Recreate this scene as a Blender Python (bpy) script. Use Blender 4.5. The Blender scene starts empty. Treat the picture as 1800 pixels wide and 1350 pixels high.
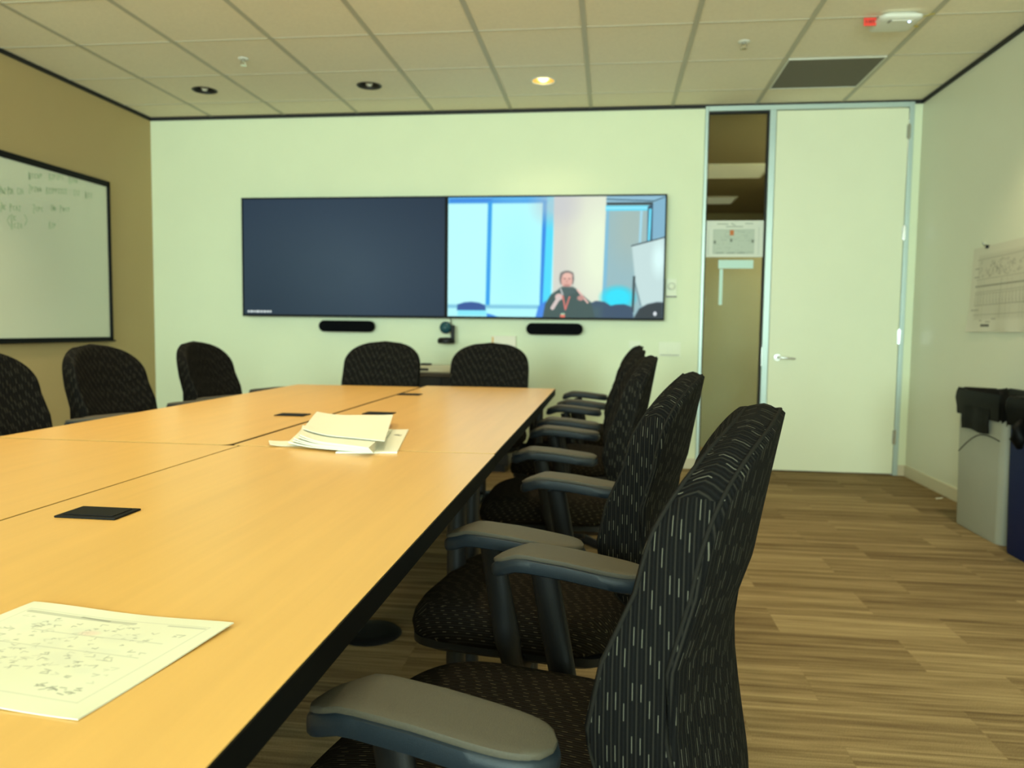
import bpy, bmesh, math, random
import numpy as np
from mathutils import Vector, Matrix
random.seed(7)
PI = math.pi
C = bpy.context.scene.collection
SC = bpy.context.scene

# ------------------------------------------------------------------ camera
F_PX, CZ, YAW, PITCH, ROLL = 1357.75, 1.0589, -0.1248, -0.0716, 0.0124
def cam_axes():
    cy, sy = math.cos(YAW), math.sin(YAW)
    fwd = Vector((sy*math.cos(PITCH), cy*math.cos(PITCH), math.sin(PITCH)))
    right = Vector((cy, -sy, 0)); up = right.cross(fwd)
    c, s = math.cos(ROLL), math.sin(ROLL)
    return c*right+s*up, -s*right+c*up, fwd
RX, RY, RF = cam_axes()
cd = bpy.data.cameras.new('camera'); cam = bpy.data.objects.new('camera', cd); C.objects.link(cam)
cam.matrix_world = Matrix(((RX.x, RY.x, -RF.x, 0), (RX.y, RY.y, -RF.y, 0), (RX.z, RY.z, -RF.z, CZ), (0, 0, 0, 1)))
cd.sensor_width = 36; cd.lens = F_PX/1800*36; cd.clip_start = .02
cd.dof.use_dof = True; cd.dof.focus_distance = 1.05; cd.dof.aperture_fstop = 6.2
SC.camera = cam
def hit(u, v, ax, val):                       # where the sight line of a photo pixel meets an axis plane (measuring aid)
    d = RX*((u-900)/F_PX) - RY*((v-675)/F_PX) + RF
    o = Vector((0, 0, CZ)); return o + d*((val-o[ax])/d[ax])

# ------------------------------------------------------------------ world, light, exposure
SC.view_settings.view_transform = 'Standard'; SC.view_settings.look = 'None'
SC.view_settings.exposure = 0.6; SC.view_settings.gamma = 1.0
SC.view_settings.use_curve_mapping = False
W = bpy.data.worlds.new('world'); SC.world = W; W.use_nodes = True
bg = W.node_tree.nodes['Background']; bg.inputs[0].default_value = (.55, .8, 1, 1); bg.inputs[1].default_value = .6
XL, XR, YF, YB, H = -3.763, 2.208, 6.029, -4.2, 2.74
def area(name, loc, rot, sx, sy, power, col):
    l = bpy.data.lights.new(name, 'AREA'); l.shape = 'RECTANGLE'; l.size = sx; l.size_y = sy
    l.energy = power; l.color = col
    o = bpy.data.objects.new(name, l); C.objects.link(o); o.location = loc; o.rotation_euler = rot
    return o
def spot(name, loc, power, col, ang=110, blend=.6, r=.06, rot=(0, 0, 0)):
    l = bpy.data.lights.new(name, 'SPOT'); l.energy = power; l.color = col; l.spot_size = math.radians(ang)
    l.spot_blend = blend; l.shadow_soft_size = r
    o = bpy.data.objects.new(name, l); C.objects.link(o); o.location = loc; o.rotation_euler = rot
DAY = (.74, 1.0, .93); WARM = (1.0, .83, .50)
area('daylight_window_one', (1.15, YB-.12, 1.65), (PI/2, 0, 0), 1.7, 1.9, 190, DAY)
area('daylight_window_two', (-2.2, YB-.12, 1.65), (PI/2, 0, 0), 2.4, 1.9, 260, DAY)
for x in (-2.92, -1.70, -.48):                # the downlights of the rows nearer the windows
    spot('ceiling_downlight', (x, 3.53, H-.02), 38, WARM)
    spot('ceiling_downlight', (x, 1.70, H-.02), 30, WARM)
spot('ceiling_downlight', (1.82, 3.85, H-.02), 42, WARM)
spot('ceiling_downlight', (1.35, 1.70, H-.02), 24, WARM)

# ------------------------------------------------------------------ helpers: materials
def lin(c):
    return tuple((x/255/12.92 if x/255 <= .04045 else ((x/255+.055)/1.055)**2.4) for x in c)
def mat(name, col, rough=.6, metal=0, spec=.5, emit=None, es=1):
    m = bpy.data.materials.new(name); m.use_nodes = True
    b = m.node_tree.nodes['Principled BSDF']
    b.inputs['Base Color'].default_value = (*col, 1); b.inputs['Roughness'].default_value = rough
    b.inputs['Metallic'].default_value = metal; b.inputs['Specular IOR Level'].default_value = spec
    if emit:
        b.inputs['Emission Color'].default_value = (*emit, 1); b.inputs['Emission Strength'].default_value = es
    return m
class NT:
    def __init__(s, m): s.t = m.node_tree; s.b = s.t.nodes['Principled BSDF']
    def n(s, typ, **kw):
        o = s.t.nodes.new(typ)
        for k, v in kw.items(): setattr(o, k, v)
        return o
    def l(s, a, b): s.t.links.new(a, b)
    def val(s, sock, x):
        if isinstance(x, (int, float)): sock.default_value = x
        elif isinstance(x, tuple): sock.default_value = x
        else: s.l(x, sock)
    def math(s, op, a, b=0.0):
        o = s.n('ShaderNodeMath', operation=op); s.val(o.inputs[0], a); s.val(o.inputs[1], b); return o.outputs[0]
    def mix(s, f, a, b, blend='MIX'):
        o = s.n('ShaderNodeMix', data_type='RGBA', blend_type=blend)
        s.val(o.inputs[0], f); s.val(o.inputs[6], a if not isinstance(a, tuple) else (*a[:3], 1)); s.val(o.inputs[7], b if not isinstance(b, tuple) else (*b[:3], 1))
        return o.outputs[2]
    def noise(s, vec, scale, detail=3, rough=.5):
        o = s.n('ShaderNodeTexNoise'); o.inputs['Scale'].default_value = scale; o.inputs['Detail'].default_value = detail
        o.inputs['Roughness'].default_value = rough
        if vec is not None: s.l(vec, o.inputs['Vector'])
        return o.outputs[0]
    def mapping(s, vec, scale):
        o = s.n('ShaderNodeMapping'); s.l(vec, o.inputs[0]); o.inputs['Scale'].default_value = scale; return o.outputs[0]
    def ramp(s, f, stops):
        o = s.n('ShaderNodeValToRGB'); s.l(f, o.inputs[0]); e = o.color_ramp.elements
        while len(e) < len(stops): e.new(.5)
        for k, (p, c) in enumerate(stops): e[k].position = p; e[k].color = (*c, 1)
        return o.outputs[0]
    def bump(s, h, strength=.2, dist=.01):
        o = s.n('ShaderNodeBump'); o.inputs['Strength'].default_value = strength; o.inputs['Distance'].default_value = dist
        s.l(h, o.inputs['Height']); s.l(o.outputs[0], s.b.inputs['Normal'])
def scol(c, k): return tuple(min(1, x*k) for x in c)
def noisy(name, col, rough, scale=8, amt=.06, bump=0, bscale=200, **kw):
    m = mat(name, col, rough, **kw); t = NT(m); co = t.n('ShaderNodeTexCoord').outputs['Object']
    f = t.noise(co, scale)
    t.l(t.ramp(f, [(.3, scol(col, 1-amt)), (.7, scol(col, 1+amt))]), t.b.inputs['Base Color'])
    if bump: t.bump(t.noise(co, bscale, 2), bump, .002)
    return m
def carpet_mat():
    m = mat('carpet', (.2, .15, .09), .95, spec=.1); t = NT(m)
    co = t.n('ShaderNodeTexCoord').outputs['Object']
    br = t.n('ShaderNodeTexBrick', offset=.37, offset_frequency=2)
    t.l(co, br.inputs['Vector']); br.inputs['Scale'].default_value = 1; br.inputs['Mortar Size'].default_value = .0005
    br.inputs['Brick Width'].default_value = .62; br.inputs['Row Height'].default_value = .25; br.inputs['Bias'].default_value = 0
    br.inputs['Color1'].default_value = (0, 0, 0, 1); br.inputs['Color2'].default_value = (1, 1, 1, 1); br.inputs['Mortar'].default_value = (.2, .2, .2, 1)
    tile = t.n('ShaderNodeRGBToBW'); t.l(br.outputs[0], tile.inputs[0]); tile = tile.outputs[0]
    sh = t.n('ShaderNodeVectorMath', operation='ADD'); t.l(co, sh.inputs[0])
    cx = t.n('ShaderNodeCombineXYZ'); t.val(cx.inputs[0], t.math('MULTIPLY', tile, 13.0)); t.val(cx.inputs[2], t.math('MULTIPLY', tile, 7.0)); t.l(cx.outputs[0], sh.inputs[1])
    s1 = t.noise(t.mapping(sh.outputs[0], (.7, 22, 1)), 1, 5, .65)
    s2 = t.noise(t.mapping(sh.outputs[0], (3, 85, 1)), 1, 3, .6)
    tuft = t.noise(co, 420, 2, .7)
    f = t.math('ADD', t.math('ADD', t.math('MULTIPLY', s1, .52), t.math('MULTIPLY', s2, .38)), t.math('MULTIPLY', tile, .10))
    f = t.math('ADD', f, t.math('MULTIPLY', t.math('SUBTRACT', tuft, .5), .46))
    col = t.ramp(f, [(.36, (.105, .067, .031)), (.50, (.232, .160, .077)), (.66, (.40, .295, .152))])
    t.l(col, t.b.inputs['Base Color']); t.bump(tuft, .5, .004)
    return m
def fabric_mat(name, base, dash, per=.006, dlen=.06, duty=.42):
    m = mat(name, base, .9, spec=.05); t = NT(m)
    uv = t.n('ShaderNodeUVMap').outputs[0]; sp = t.n('ShaderNodeSeparateXYZ'); t.l(uv, sp.inputs[0])
    u = t.math('DIVIDE', sp.outputs[0], per)
    idx = t.math('FLOOR', u); fr = t.math('SUBTRACT', u, idx)
    cen = t.math('ABSOLUTE', t.math('SUBTRACT', fr, .5))
    cord = t.math('SUBTRACT', 1.0, t.math('MULTIPLY', cen, 2.0))
    wn = t.n('ShaderNodeTexWhiteNoise', noise_dimensions='1D'); t.l(idx, wn.inputs['W'])
    v = t.math('ADD', t.math('DIVIDE', sp.outputs[1], dlen), t.math('ADD', t.math('MULTIPLY', idx, .37), t.math('MULTIPLY', wn.outputs[0], .42)))
    vf = t.math('FRACT', v)
    on = t.math('LESS_THAN', vf, duty)
    odd = t.math('LESS_THAN', t.math('MODULO', t.math('ABSOLUTE', idx), 2.0), .5)
    line = t.math('LESS_THAN', cen, .11)
    dm = t.math('MULTIPLY', t.math('MULTIPLY', on, odd), line)
    fine = t.math('MULTIPLY', t.math('LESS_THAN', cen, .17), t.math('SUBTRACT', 1.0, odd))
    c1 = t.mix(t.math('MULTIPLY', cord, .8), scol(base, .6), scol(base, 1.3))
    c2 = t.mix(t.math('MULTIPLY', fine, .8), c1, (.020, .018, .0145))
    c3 = t.mix(dm, c2, dash)
    t.l(c3, t.b.inputs['Base Color']); t.bump(cord, .6, .0015)
    return m
def vcol_mat(name, rough=.6, emit=0):
    m = mat(name, (.8, .8, .8), rough); t = NT(m)
    a = t.n('ShaderNodeVertexColor', layer_name='Col')
    if emit:
        t.b.inputs['Base Color'].default_value = (.01, .01, .01, 1)
        t.l(a.outputs[0], t.b.inputs['Emission Color']); t.b.inputs['Emission Strength'].default_value = emit
    else: t.l(a.outputs[0], t.b.inputs['Base Color'])
    return m
def table_mat():
    c = (.74, .425, .125)
    m = mat('maple_laminate', c, .3, spec=.5); t = NT(m); co = t.n('ShaderNodeTexCoord').outputs['Object']
    g = t.noise(t.mapping(co, (26, 1.2, 4)), 1, 4, .6)
    t.l(t.ramp(g, [(.3, scol(c, .95)), (.7, scol(c, 1.05))]), t.b.inputs['Base Color'])
    return m
MT = dict(
    wall=noisy('painted_wall', (.76, .80, .57), .6, 3, .012, .05),
    tan=noisy('tan_wall', (.50, .37, .175), .7, 3, .015, .05),
    whitewall=noisy('gloss_wall', (.71, .71, .57), .38, 2, .012),
    tile=noisy('ceiling_tile', (.90, .82, .645), .9, 60, .03, .25, 90),
    grid=mat('ceiling_grid_paint', (.50, .47, .36), .5),
    black=mat('black_reveal', (.008, .008, .008), .7),
    carpet=carpet_mat(), laminate=table_mat(),
    edge=mat('black_edge_band', (.002, .002, .002), .6, spec=.12),
    metal=mat('black_metal', (.012, .012, .012), .4),
    frame=mat('satin_frame', (.50, .60, .57), .38, .35),
    door=noisy('door_paint', (.78, .79, .58), .5, 4, .01),
    chrome=mat('chrome', (.75, .77, .78), .15, 1),
    glass=None,
    base=mat('beige_baseboard', (.62, .56, .40), .5),
    fabric=fabric_mat('striped_fabric', (.0062, .0060, .0058), (.095, .088, .068), .0042, .056, .33),
    seatf=fabric_mat('seat_fabric', (.0125, .0095, .0065), (.10, .085, .055), .0055, .026, .33),
    piping=mat('dark_piping', (.013, .012, .010), .9, spec=.05),
    plastic=noisy('black_plastic', (.005, .005, .0055), .5, 300, .05, .1, 600, spec=.3),
    pad=noisy('arm_pad_plastic', (.070, .060, .043), .6, 500, .08, .25, 900, spec=.3),
    armbody=noisy('arm_body_plastic', (.010, .016, .023), .45, 500, .08, .2, 900, spec=.35),
    bezel=mat('screen_bezel', (.003, .0035, .005), .55, spec=.15),
    plate=mat('plate_plastic', (.80, .82, .64), .5),
    white=mat('white_plastic', (.78, .78, .70), .45),
    paper=mat('white_paper', (.74, .73, .62), .8),
    bag=mat('black_bin_liner', (.0022, .0022, .0022), .55, spec=.12),
    greybin=noisy('grey_bin_plastic', (.40, .41, .34), .5, 5, .03),
    bluebin=mat('blue_bin_plastic', (.002, .011, .075), .55, spec=.2),
    speaker=noisy('speaker_cloth', (.0022, .0026, .004), .85, 300, .1, .1, 900, spec=.08),
    teal=mat('lens_glass', (.015, .075, .095), .25),
    red=mat('red_tag', (.85, .06, .04), .7), yellow=mat('yellow_tape', (.75, .6, .12), .6),
    ink=mat('dark_ink', (.02, .015, .015), .8),
    greyprint=mat('grey_print', (.35, .34, .31), .9),
    greenink=mat('green_marker', (.46, .60, .40), .6),
    board=mat('whiteboard_enamel', (.74, .76, .62), .22),
    vent=noisy('vent_metal', (.155, .14, .095), .6, 500, .2),
    lit_reflector=mat('lamplit_reflector', (.75, .6, .3), .35, .6),
    dark=mat('dark_recess', (.02, .018, .015), .5),
    lens=mat('lamp_glow', (.9, .8, .6), .4, emit=(1, .74, .26), es=3.2),
    led=mat('status_led', (.2, .3, .6), .4, emit=(.45, .65, 1), es=4),
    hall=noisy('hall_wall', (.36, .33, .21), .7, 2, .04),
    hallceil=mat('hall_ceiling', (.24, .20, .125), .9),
    troffer=mat('troffer_light', (.8, .8, .7), .5, emit=(.62, .66, .46), es=.12),
    sign=mat('pale_blue_sign', (.52, .72, .66), .5),
    orange=mat('orange_print', (.72, .28, .08), .8),
)
gm = mat('clear_glass', (.85, .95, .9), .03, spec=.5); gb = gm.node_tree.nodes['Principled BSDF']
gb.inputs['Transmission Weight'].default_value = 1; gb.inputs['IOR'].default_value = 1.05
MT['glass'] = gm

# ------------------------------------------------------------------ helpers: meshes and things
def new(): return bmesh.new()
def add_box(bm, x0, x1, y0, y1, z0, z1, bev=0, seg=2):
    r = bmesh.ops.create_cube(bm, size=1)
    for v in r['verts']: v.co = Vector(((x0+x1)/2+v.co.x*(x1-x0), (y0+y1)/2+v.co.y*(y1-y0), (z0+z1)/2+v.co.z*(z1-z0)))
    if bev:
        es = list({e for v in r['verts'] for e in v.link_edges})
        bmesh.ops.bevel(bm, geom=es, offset=bev, segments=seg, profile=.5, affect='EDGES')
def add_tube(bm, pts, rad, n=12, cap=True, flat=None):
    """round tube through pts; rad may be a list; flat=(a,b) gives an elliptic section"""
    pts = [Vector(p) for p in pts]; rs = rad if isinstance(rad, (list, tuple)) else [rad]*len(pts)
    rings = []; up = Vector((0, 0, 1))
    for i, p in enumerate(pts):
        d = (pts[min(i+1, len(pts)-1)]-pts[max(i-1, 0)]).normalized()
        a = d.cross(up)
        if a.length < .05: a = d.cross(Vector((0, 1, 0)))
        a.normalize(); b = a.cross(d)
        fa, fb = flat or (1, 1)
        rings.append([bm.verts.new(p+a*(math.cos(2*PI*k/n)*rs[i]*fa)+b*(math.sin(2*PI*k/n)*rs[i]*fb)) for k in range(n)])
    for r0, r1 in zip(rings, rings[1:]):
        for k in range(n): bm.faces.new((r0[k], r0[(k+1) % n], r1[(k+1) % n], r1[k]))
    if cap: bm.faces.new(rings[0][::-1]); bm.faces.new(rings[-1])
def add_lathe(bm, prof, cen=(0, 0, 0), n=32, axis='Z', cap=True):
    cen = Vector(cen); rings = []
    for r, h in prof:
        ring = []
        for k in range(n):
            a = 2*PI*k/n; x, y = r*math.cos(a), r*math.sin(a)
            p = Vector((x, y, h)) if axis == 'Z' else (Vector((x, h, y)) if axis == 'Y' else Vector((h, x, y)))
            ring.append(bm.verts.new(cen+p))
        rings.append(ring)
    for r0, r1 in zip(rings, rings[1:]):
        for k in range(n): bm.faces.new((r0[k], r0[(k+1) % n], r1[(k+1) % n], r1[k]))
    for ring, (r, h) in ((rings[0], prof[0]), (rings[-1], prof[-1])):
        if cap and r > 1e-4: bm.faces.new(ring)
def add_prism(bm, poly, z0, z1):
    a = [bm.verts.new((x, y, z0)) for x, y in poly]; b = [bm.verts.new((x, y, z1)) for x, y in poly]
    n = len(poly)
    for k in range(n): bm.faces.new((a[k], a[(k+1) % n], b[(k+1) % n], b[k]))
    bm.faces.new(a[::-1]); bm.faces.new(b)
def obj(name, bm, m, parent=None, smooth=False, loc=None):
    bmesh.ops.recalc_face_normals(bm, faces=bm.faces[:])
    me = bpy.data.meshes.new(name); bm.to_mesh(me); bm.free()
    ms = m if isinstance(m, (list, tuple)) else [m]
    for x in ms: me.materials.append(x)
    if smooth:
        for p in me.polygons: p.use_smooth = True
        if smooth is not True: me.set_sharp_from_angle(angle=math.radians(smooth))
    o = bpy.data.objects.new(name, me); C.objects.link(o)
    if parent: o.parent = parent
    if loc: o.location = loc
    return o
def tag(o, label=None, cat=None, group=None, kind=None):
    if label: o['label'] = label
    if cat: o['category'] = cat
    if group: o['group'] = group
    if kind: o['kind'] = kind
    return o
def thing(name, label, cat, loc=(0, 0, 0), rz=0, group=None):
    o = bpy.data.objects.new(name, None); C.objects.link(o); o.empty_display_size = .1
    o.location = loc; o.rotation_euler = (0, 0, rz)
    return tag(o, label, cat, group)
def box(name, m, parent, *a, bev=0, **k):
    bm = new(); add_box(bm, *a, bev=bev); return obj(name, bm, m, parent, **k)
def struct(name, bm, m, parent=None, **k):
    o = obj(name, bm, m, parent, **k)
    if not parent: o['kind'] = 'structure'
    return o
def sbox(name, m, *a, **k):
    bm = new(); add_box(bm, *a); return struct(name, bm, m, **k)
def copy_tree(o, parent=None):
    c = o.copy(); C.objects.link(c)
    if parent: c.parent = parent
    for ch in list(o.children): copy_tree(ch, c)
    return c

# ------------------------------------------------------------------ room shell
sbox('floor', MT['carpet'], XL-.1, XR+.1, YB-.1, YF+.02, -.06, 0)
sbox('wall_left', MT['tan'], XL-.1, XL, YB-.1, YF+.1, 0, H+.1)
sbox('wall_right', MT['whitewall'], XR, XR+.1, YB-.1, YF+.1, 0, H+.1)
bm = new()   # far wall with the opening of the door set
add_box(bm, XL, .673, YF, YF+.12, 0, H+.1); add_box(bm, 2.150, XR, YF, YF+.12, 0, H+.1); add_box(bm, .673, 2.150, YF, YF+.12, 2.728, H+.1)
struct('wall_far', bm, MT['wall'])
bm = new()   # wall behind the camera with two window openings
for x0, x1 in ((XL, -3.4), (-1.0, .3), (2.0, XR)): add_box(bm, x0, x1, YB-.1, YB, 0, H+.1)
for x0, x1 in ((-3.4, -1.0), (.3, 2.0)):
    add_box(bm, x0, x1, YB-.1, YB, 0, .65); add_box(bm, x0, x1, YB-.1, YB, 2.65, H+.1)
struct('wall_back', bm, MT['wall'])
for k, (x0, x1) in enumerate(((-3.4, -1.0), (.3, 2.0))):
    bm = new()
    for a in ((x0, x0+.05, .65, 2.65), (x1-.05, x1, .65, 2.65), (x0+.05, x1-.05, .65, .70), (x0+.05, x1-.05, 2.60, 2.65), ((x0+x1)/2-.025, (x0+x1)/2+.025, .70, 2.60)):
        add_box(bm, a[0], a[1], YB-.09, YB-.01, a[2], a[3])
    struct('window_%d' % (k+1), bm, MT['frame'])

# ceiling of 0.61 m tiles; three tiles have the round holes of the downlights
T, GX, GY = .61, -.1787, 5.0558
xs = sorted({XL+.012, XR-.012} | {GX+i*T for i in range(-12, 12) if XL+.02 < GX+i*T < XR-.02})
ys = sorted({YB, YF-.012} | {GY+i*T for i in range(-18, 4) if YB+.01 < GY+i*T < YF-.02})
LIGHTS = [(-2.924, 5.361), (-1.704, 5.361), (-.484, 5.361)]
LR = .078
bm = new()
for x0, x1 in zip(xs, xs[1:]):
    for y0, y1 in zip(ys, ys[1:]):
        cen = [c for c in LIGHTS if x0 < c[0] < x1 and y0 < c[1] < y1]
        if not cen:
            bm.faces.new([bm.verts.new(p) for p in ((x0, y0, H), (x0, y1, H), (x1, y1, H), (x1, y0, H))]); continue
        cx, cy = cen[0]; ring, out = [], []
        for k in range(48):
            a = 2*PI*k/48; dx, dy = math.cos(a), math.sin(a)
            ring.append(bm.verts.new((cx+LR*dx, cy+LR*dy, H)))
            t = min(((x1 if dx > 0 else x0)-cx)/dx if abs(dx) > 1e-9 else 9, ((y1 if dy > 0 else y0)-cy)/dy if abs(dy) > 1e-9 else 9)
            out.append(bm.verts.new((cx+t*dx, cy+t*dy, H)))
        cor = {}
        for k in range(48):
            k2 = (k+1) % 48; a, b = out[k].co, out[k2].co
            if abs(a.x-b.x) > 1e-6 and abs(a.y-b.y) > 1e-6:
                px = x1 if max(a.x, b.x) > x1-1e-6 else x0; py = y1 if max(a.y, b.y) > y1-1e-6 else y0
                c = bm.verts.new((px, py, H)); bm.faces.new((ring[k], out[k], c, out[k2], ring[k2]))
            else: bm.faces.new((ring[k], out[k], out[k2], ring[k2]))
for f in bm.faces:
    f.normal_update()
ceil = struct('ceiling', bm, MT['tile'])
bm = new()
for x in xs[1:-1]: add_box(bm, x-.014, x+.014, YB, YF-.014, H-.004, H+.01)
for y in ys[1:-1]: add_box(bm, XL+.014, XR-.014, y-.004, y+.004, H-.003, H+.008)
obj('grid', bm, MT['grid'], ceil)
sbox('trim_1', MT['black'], XL, XR, YF-.014, YF-.0005, H-.026, H+.03)
sbox('trim_2', MT['black'], XL+.0005, XL+.014, YB, YF-.014, H-.026, H+.03)
sbox('trim_3', MT['black'], XR-.014, XR-.0005, YB, YF-.014, H-.026, H+.03)
sbox('baseboard_right', MT['base'], XR-.012, XR-.0005, YB, YF-.013, 0, .078)
bm = new(); add_box(bm, XL+.001, .672, YF-.012, YF-.0005, 0, .078); add_box(bm, 2.151, XR-.001, YF-.012, YF-.0005, 0, .078)
struct('baseboard_far', bm, MT['base'])
sbox('baseboard_left', MT['base'], XL+.0005, XL+.012, YB, YF-.013, 0, .078)

# door, frame and sidelight
bm = new()
fy0, fy1 = YF-.018, YF+.10
for a in ((.674, .697, 0, 2.727), (1.140, 1.186, 0, 2.690), (2.116, 2.149, 0, 2.727), (.697, 2.116, 2.690, 2.727), (.697, 1.140, 0, .06)):
    add_box(bm, a[0], a[1], fy0, fy1, a[2], a[3], bev=.003)
fr = struct('trim_4', bm, MT['frame'])
bm = new()
for a in ((.698, .706, .06, 2.689), (1.126, 1.139, .06, 2.689), (.706, 1.126, 2.675, 2.689), (.706, 1.126, .06, .07)): add_box(bm, a[0], a[1], YF+.0, YF+.035, a[2], a[3])
obj('gasket', bm, MT['black'], fr)
bm = new(); add_box(bm, 1.1365, 1.1405, fy0-.002, fy0+.03, .80, .94); obj('strike_plate', bm, MT['chrome'], fr)
gl = sbox('window_3', MT['glass'], .704, 1.132, YF+.012, YF+.020, .065, 2.684)
bm = new(); add_box(bm, 1.190, 2.112, YF-.012, YF+.033, .012, 2.684, bev=.002)
dr = struct('door_1', bm, MT['door'])
for z in (2.515, 1.79, 1.035, .29):
    bm = new(); add_tube(bm, [(2.114, YF-.022, z-.055), (2.114, YF-.022, z+.055)], .0075, 10)
    for dz in (-.022, .022): add_tube(bm, [(2.114, YF-.022, z+dz-.001), (2.114, YF-.022, z+dz+.001)], .0085, 10)
    add_box(bm, 2.100, 2.128, YF-.0195, YF-.013, z-.05, z+.05)
    obj('hinge', bm, MT['chrome'], dr, smooth=40)
bm = new(); add_lathe(bm, [(.001, -.022), (.024, -.022), (.027, -.018), (.027, -.012)], (1.252, YF, .868), 24, 'Y')
add_tube(bm, [(1.252, YF-.02, .868), (1.252, YF-.055, .868), (1.262, YF-.062, .868), (1.32, YF-.062, .866), (1.375, YF-.060, .862)], [.009, .009, .0105, .009, .0075], 12)
obj('lever_handle', bm, MT['chrome'], dr, smooth=50)

# corridor beyond the glass
sbox('floor_hall', MT['carpet'], .2, 3.4, YF+.13, 11.6, -.06, 0)
sbox('wall_hall', MT['hall'], .2, 3.4, 11.5, 11.6, 0, H)
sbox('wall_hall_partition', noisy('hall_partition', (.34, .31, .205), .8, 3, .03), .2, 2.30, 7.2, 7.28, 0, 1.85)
sbox('wall_hall_side', MT['hall'], 2.30, 2.36, YF+.13, 11.5, 0, H)
sbox('wall_hall_left', MT['hall'], .14, .2, YF+.13, 11.5, 0, H)
sbox('ceiling_hall', MT['hallceil'], .2, 2.3, YF+.13, 11.5, H, H+.05)
for k, (x0, x1, y0, y1) in enumerate(((.97, 1.57, 8.13, 8.80), (1.10, 1.53, 10.05, 10.55))):
    t = thing('ceiling_light', ('corridor ceiling light panel seen through the sidelight glass, the higher one', 'corridor ceiling light panel seen low in the sidelight glass just above the notice')[k], 'ceiling light', ((x0+x1)/2, (y0+y1)/2, H-.012))
    bm = new(); add_box(bm, x0-t.location.x, x1-t.location.x, y0-t.location.y, y1-t.location.y, 0, .008); obj('diffuser', bm, MT['troffer'], t)
    bm = new(); hx, hy = (x1-x0)/2, (y1-y0)/2
    for a in ((-hx-.02, hx+.02, -hy-.02, -hy), (-hx-.02, hx+.02, hy, hy+.02), (-hx-.02, -hx, -hy, hy), (hx, hx+.02, -hy, hy)): add_box(bm, *a, -.002, .0115)
    obj('frame', bm, MT['white'], t)
area('corridor_fill_light', (2.0, 7.4, H-.03), (0, 0, 0), .4, 2.2, 60, (1, .92, .62))  # added lamp, out of sight through the glass, to brighten the corridor

# ------------------------------------------------------------------ ceiling fixtures
def downlight(x, y, lit, label):
    t = thing('recessed_downlight', label, 'downlight', (x, y, H))
    bm = new(); add_lathe(bm, [(LR-.003, .006), (LR-.004, -.003), (LR+.004, -.0055), (LR+.009, -.003), (LR+.0095, -.0008)], n=40, cap=False)
    obj('trim_ring', bm, MT['white'] if lit else MT['dark'], t, smooth=True)
    bm = new(); add_lathe(bm, [(LR-.004, .001), (.062, .045), (.04, .075), (.001, .078)], n=40, cap=False)
    obj('reflector', bm, MT['lit_reflector'] if lit else MT['dark'], t, smooth=True)
    bm = new(); add_lathe(bm, [(.001, -.006), (.022, -.004), (.036, .008), (.040, .03), (.03, .05), (.02, .07)] if lit else [(.001, -.004), (.016, -.002), (.024, .010), (.024, .03), (.014, .05), (.012, .07)], n=24, cap=False)
    obj('bulb', bm, MT['lens'] if lit else MT['white'], t, smooth=True)
    return t
downlight(*LIGHTS[0], False, 'unlit recessed downlight in the ceiling nearest the tan left wall')
downlight(*LIGHTS[1], False, 'unlit recessed downlight in the ceiling above the black screen')
downlight(*LIGHTS[2], True, 'glowing recessed downlight, the only lit one in the ceiling')
spot('far_downlight_lamp', (LIGHTS[2][0], LIGHTS[2][1], H-.01), 12, WARM, 130, .8)
def sprinkler(x, y, label):
    t = thing('fire_sprinkler', label, 'sprinkler', (x, y, H))
    bm = new(); add_lathe(bm, [(.034, -.0006), (.034, -.004), (.026, -.007), (.016, -.009), (.014, -.004)], n=24, cap=False); obj('escutcheon', bm, MT['white'], t, smooth=40)
    bm = new(); add_tube(bm, [(0, 0, -.003), (0, 0, -.018)], .009, 10)
    for s in (-1, 1): add_tube(bm, [(s*.009, 0, -.014), (s*.014, 0, -.026), (s*.004, 0, -.040)], .0025, 6)
    obj('frame_arms', bm, MT['chrome'], t, smooth=40)
    bm = new(); add_lathe(bm, [(.001, -.040), (.019, -.041), (.019, -.043), (.001, -.043)], n=20); obj('deflector', bm, MT['chrome'], t)
sprinkler(-2.333, 4.762, 'small ceiling sprinkler head nearer the tan left wall')
sprinkler(.739, 4.751, 'small ceiling sprinkler head nearer the white access point')
x0, x1, y0, y1 = GX+2*T+.016, GX+3*T-.016, GY+.008, GY+T-.008
t = thing('air_return_grille', 'dark perforated air return panel in the ceiling near the door', 'air vent', ((x0+x1)/2, (y0+y1)/2, H-.001))
hx, hy = (x1-x0)/2, (y1-y0)/2
bm = new(); add_box(bm, -hx+.008, hx-.008, -hy+.012, hy-.012, -.004, 0)
for k in range(40): add_box(bm, -hx+.01, hx-.01, -hy+.016+k*(2*hy-.034)/40, -hy+.022+k*(2*hy-.034)/40, -.006, -.003)
obj('perforated_panel', bm, MT['vent'], t)
bm = new()
for a in ((-hx, hx, -hy, -hy+.012), (-hx, hx, hy-.012, hy), (-hx, -hx+.008, -hy+.012, hy-.012), (hx-.008, hx, -hy+.012, hy-.012)): add_box(bm, *a, -.007, 0)
obj('frame', bm, MT['white'], t)

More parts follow.
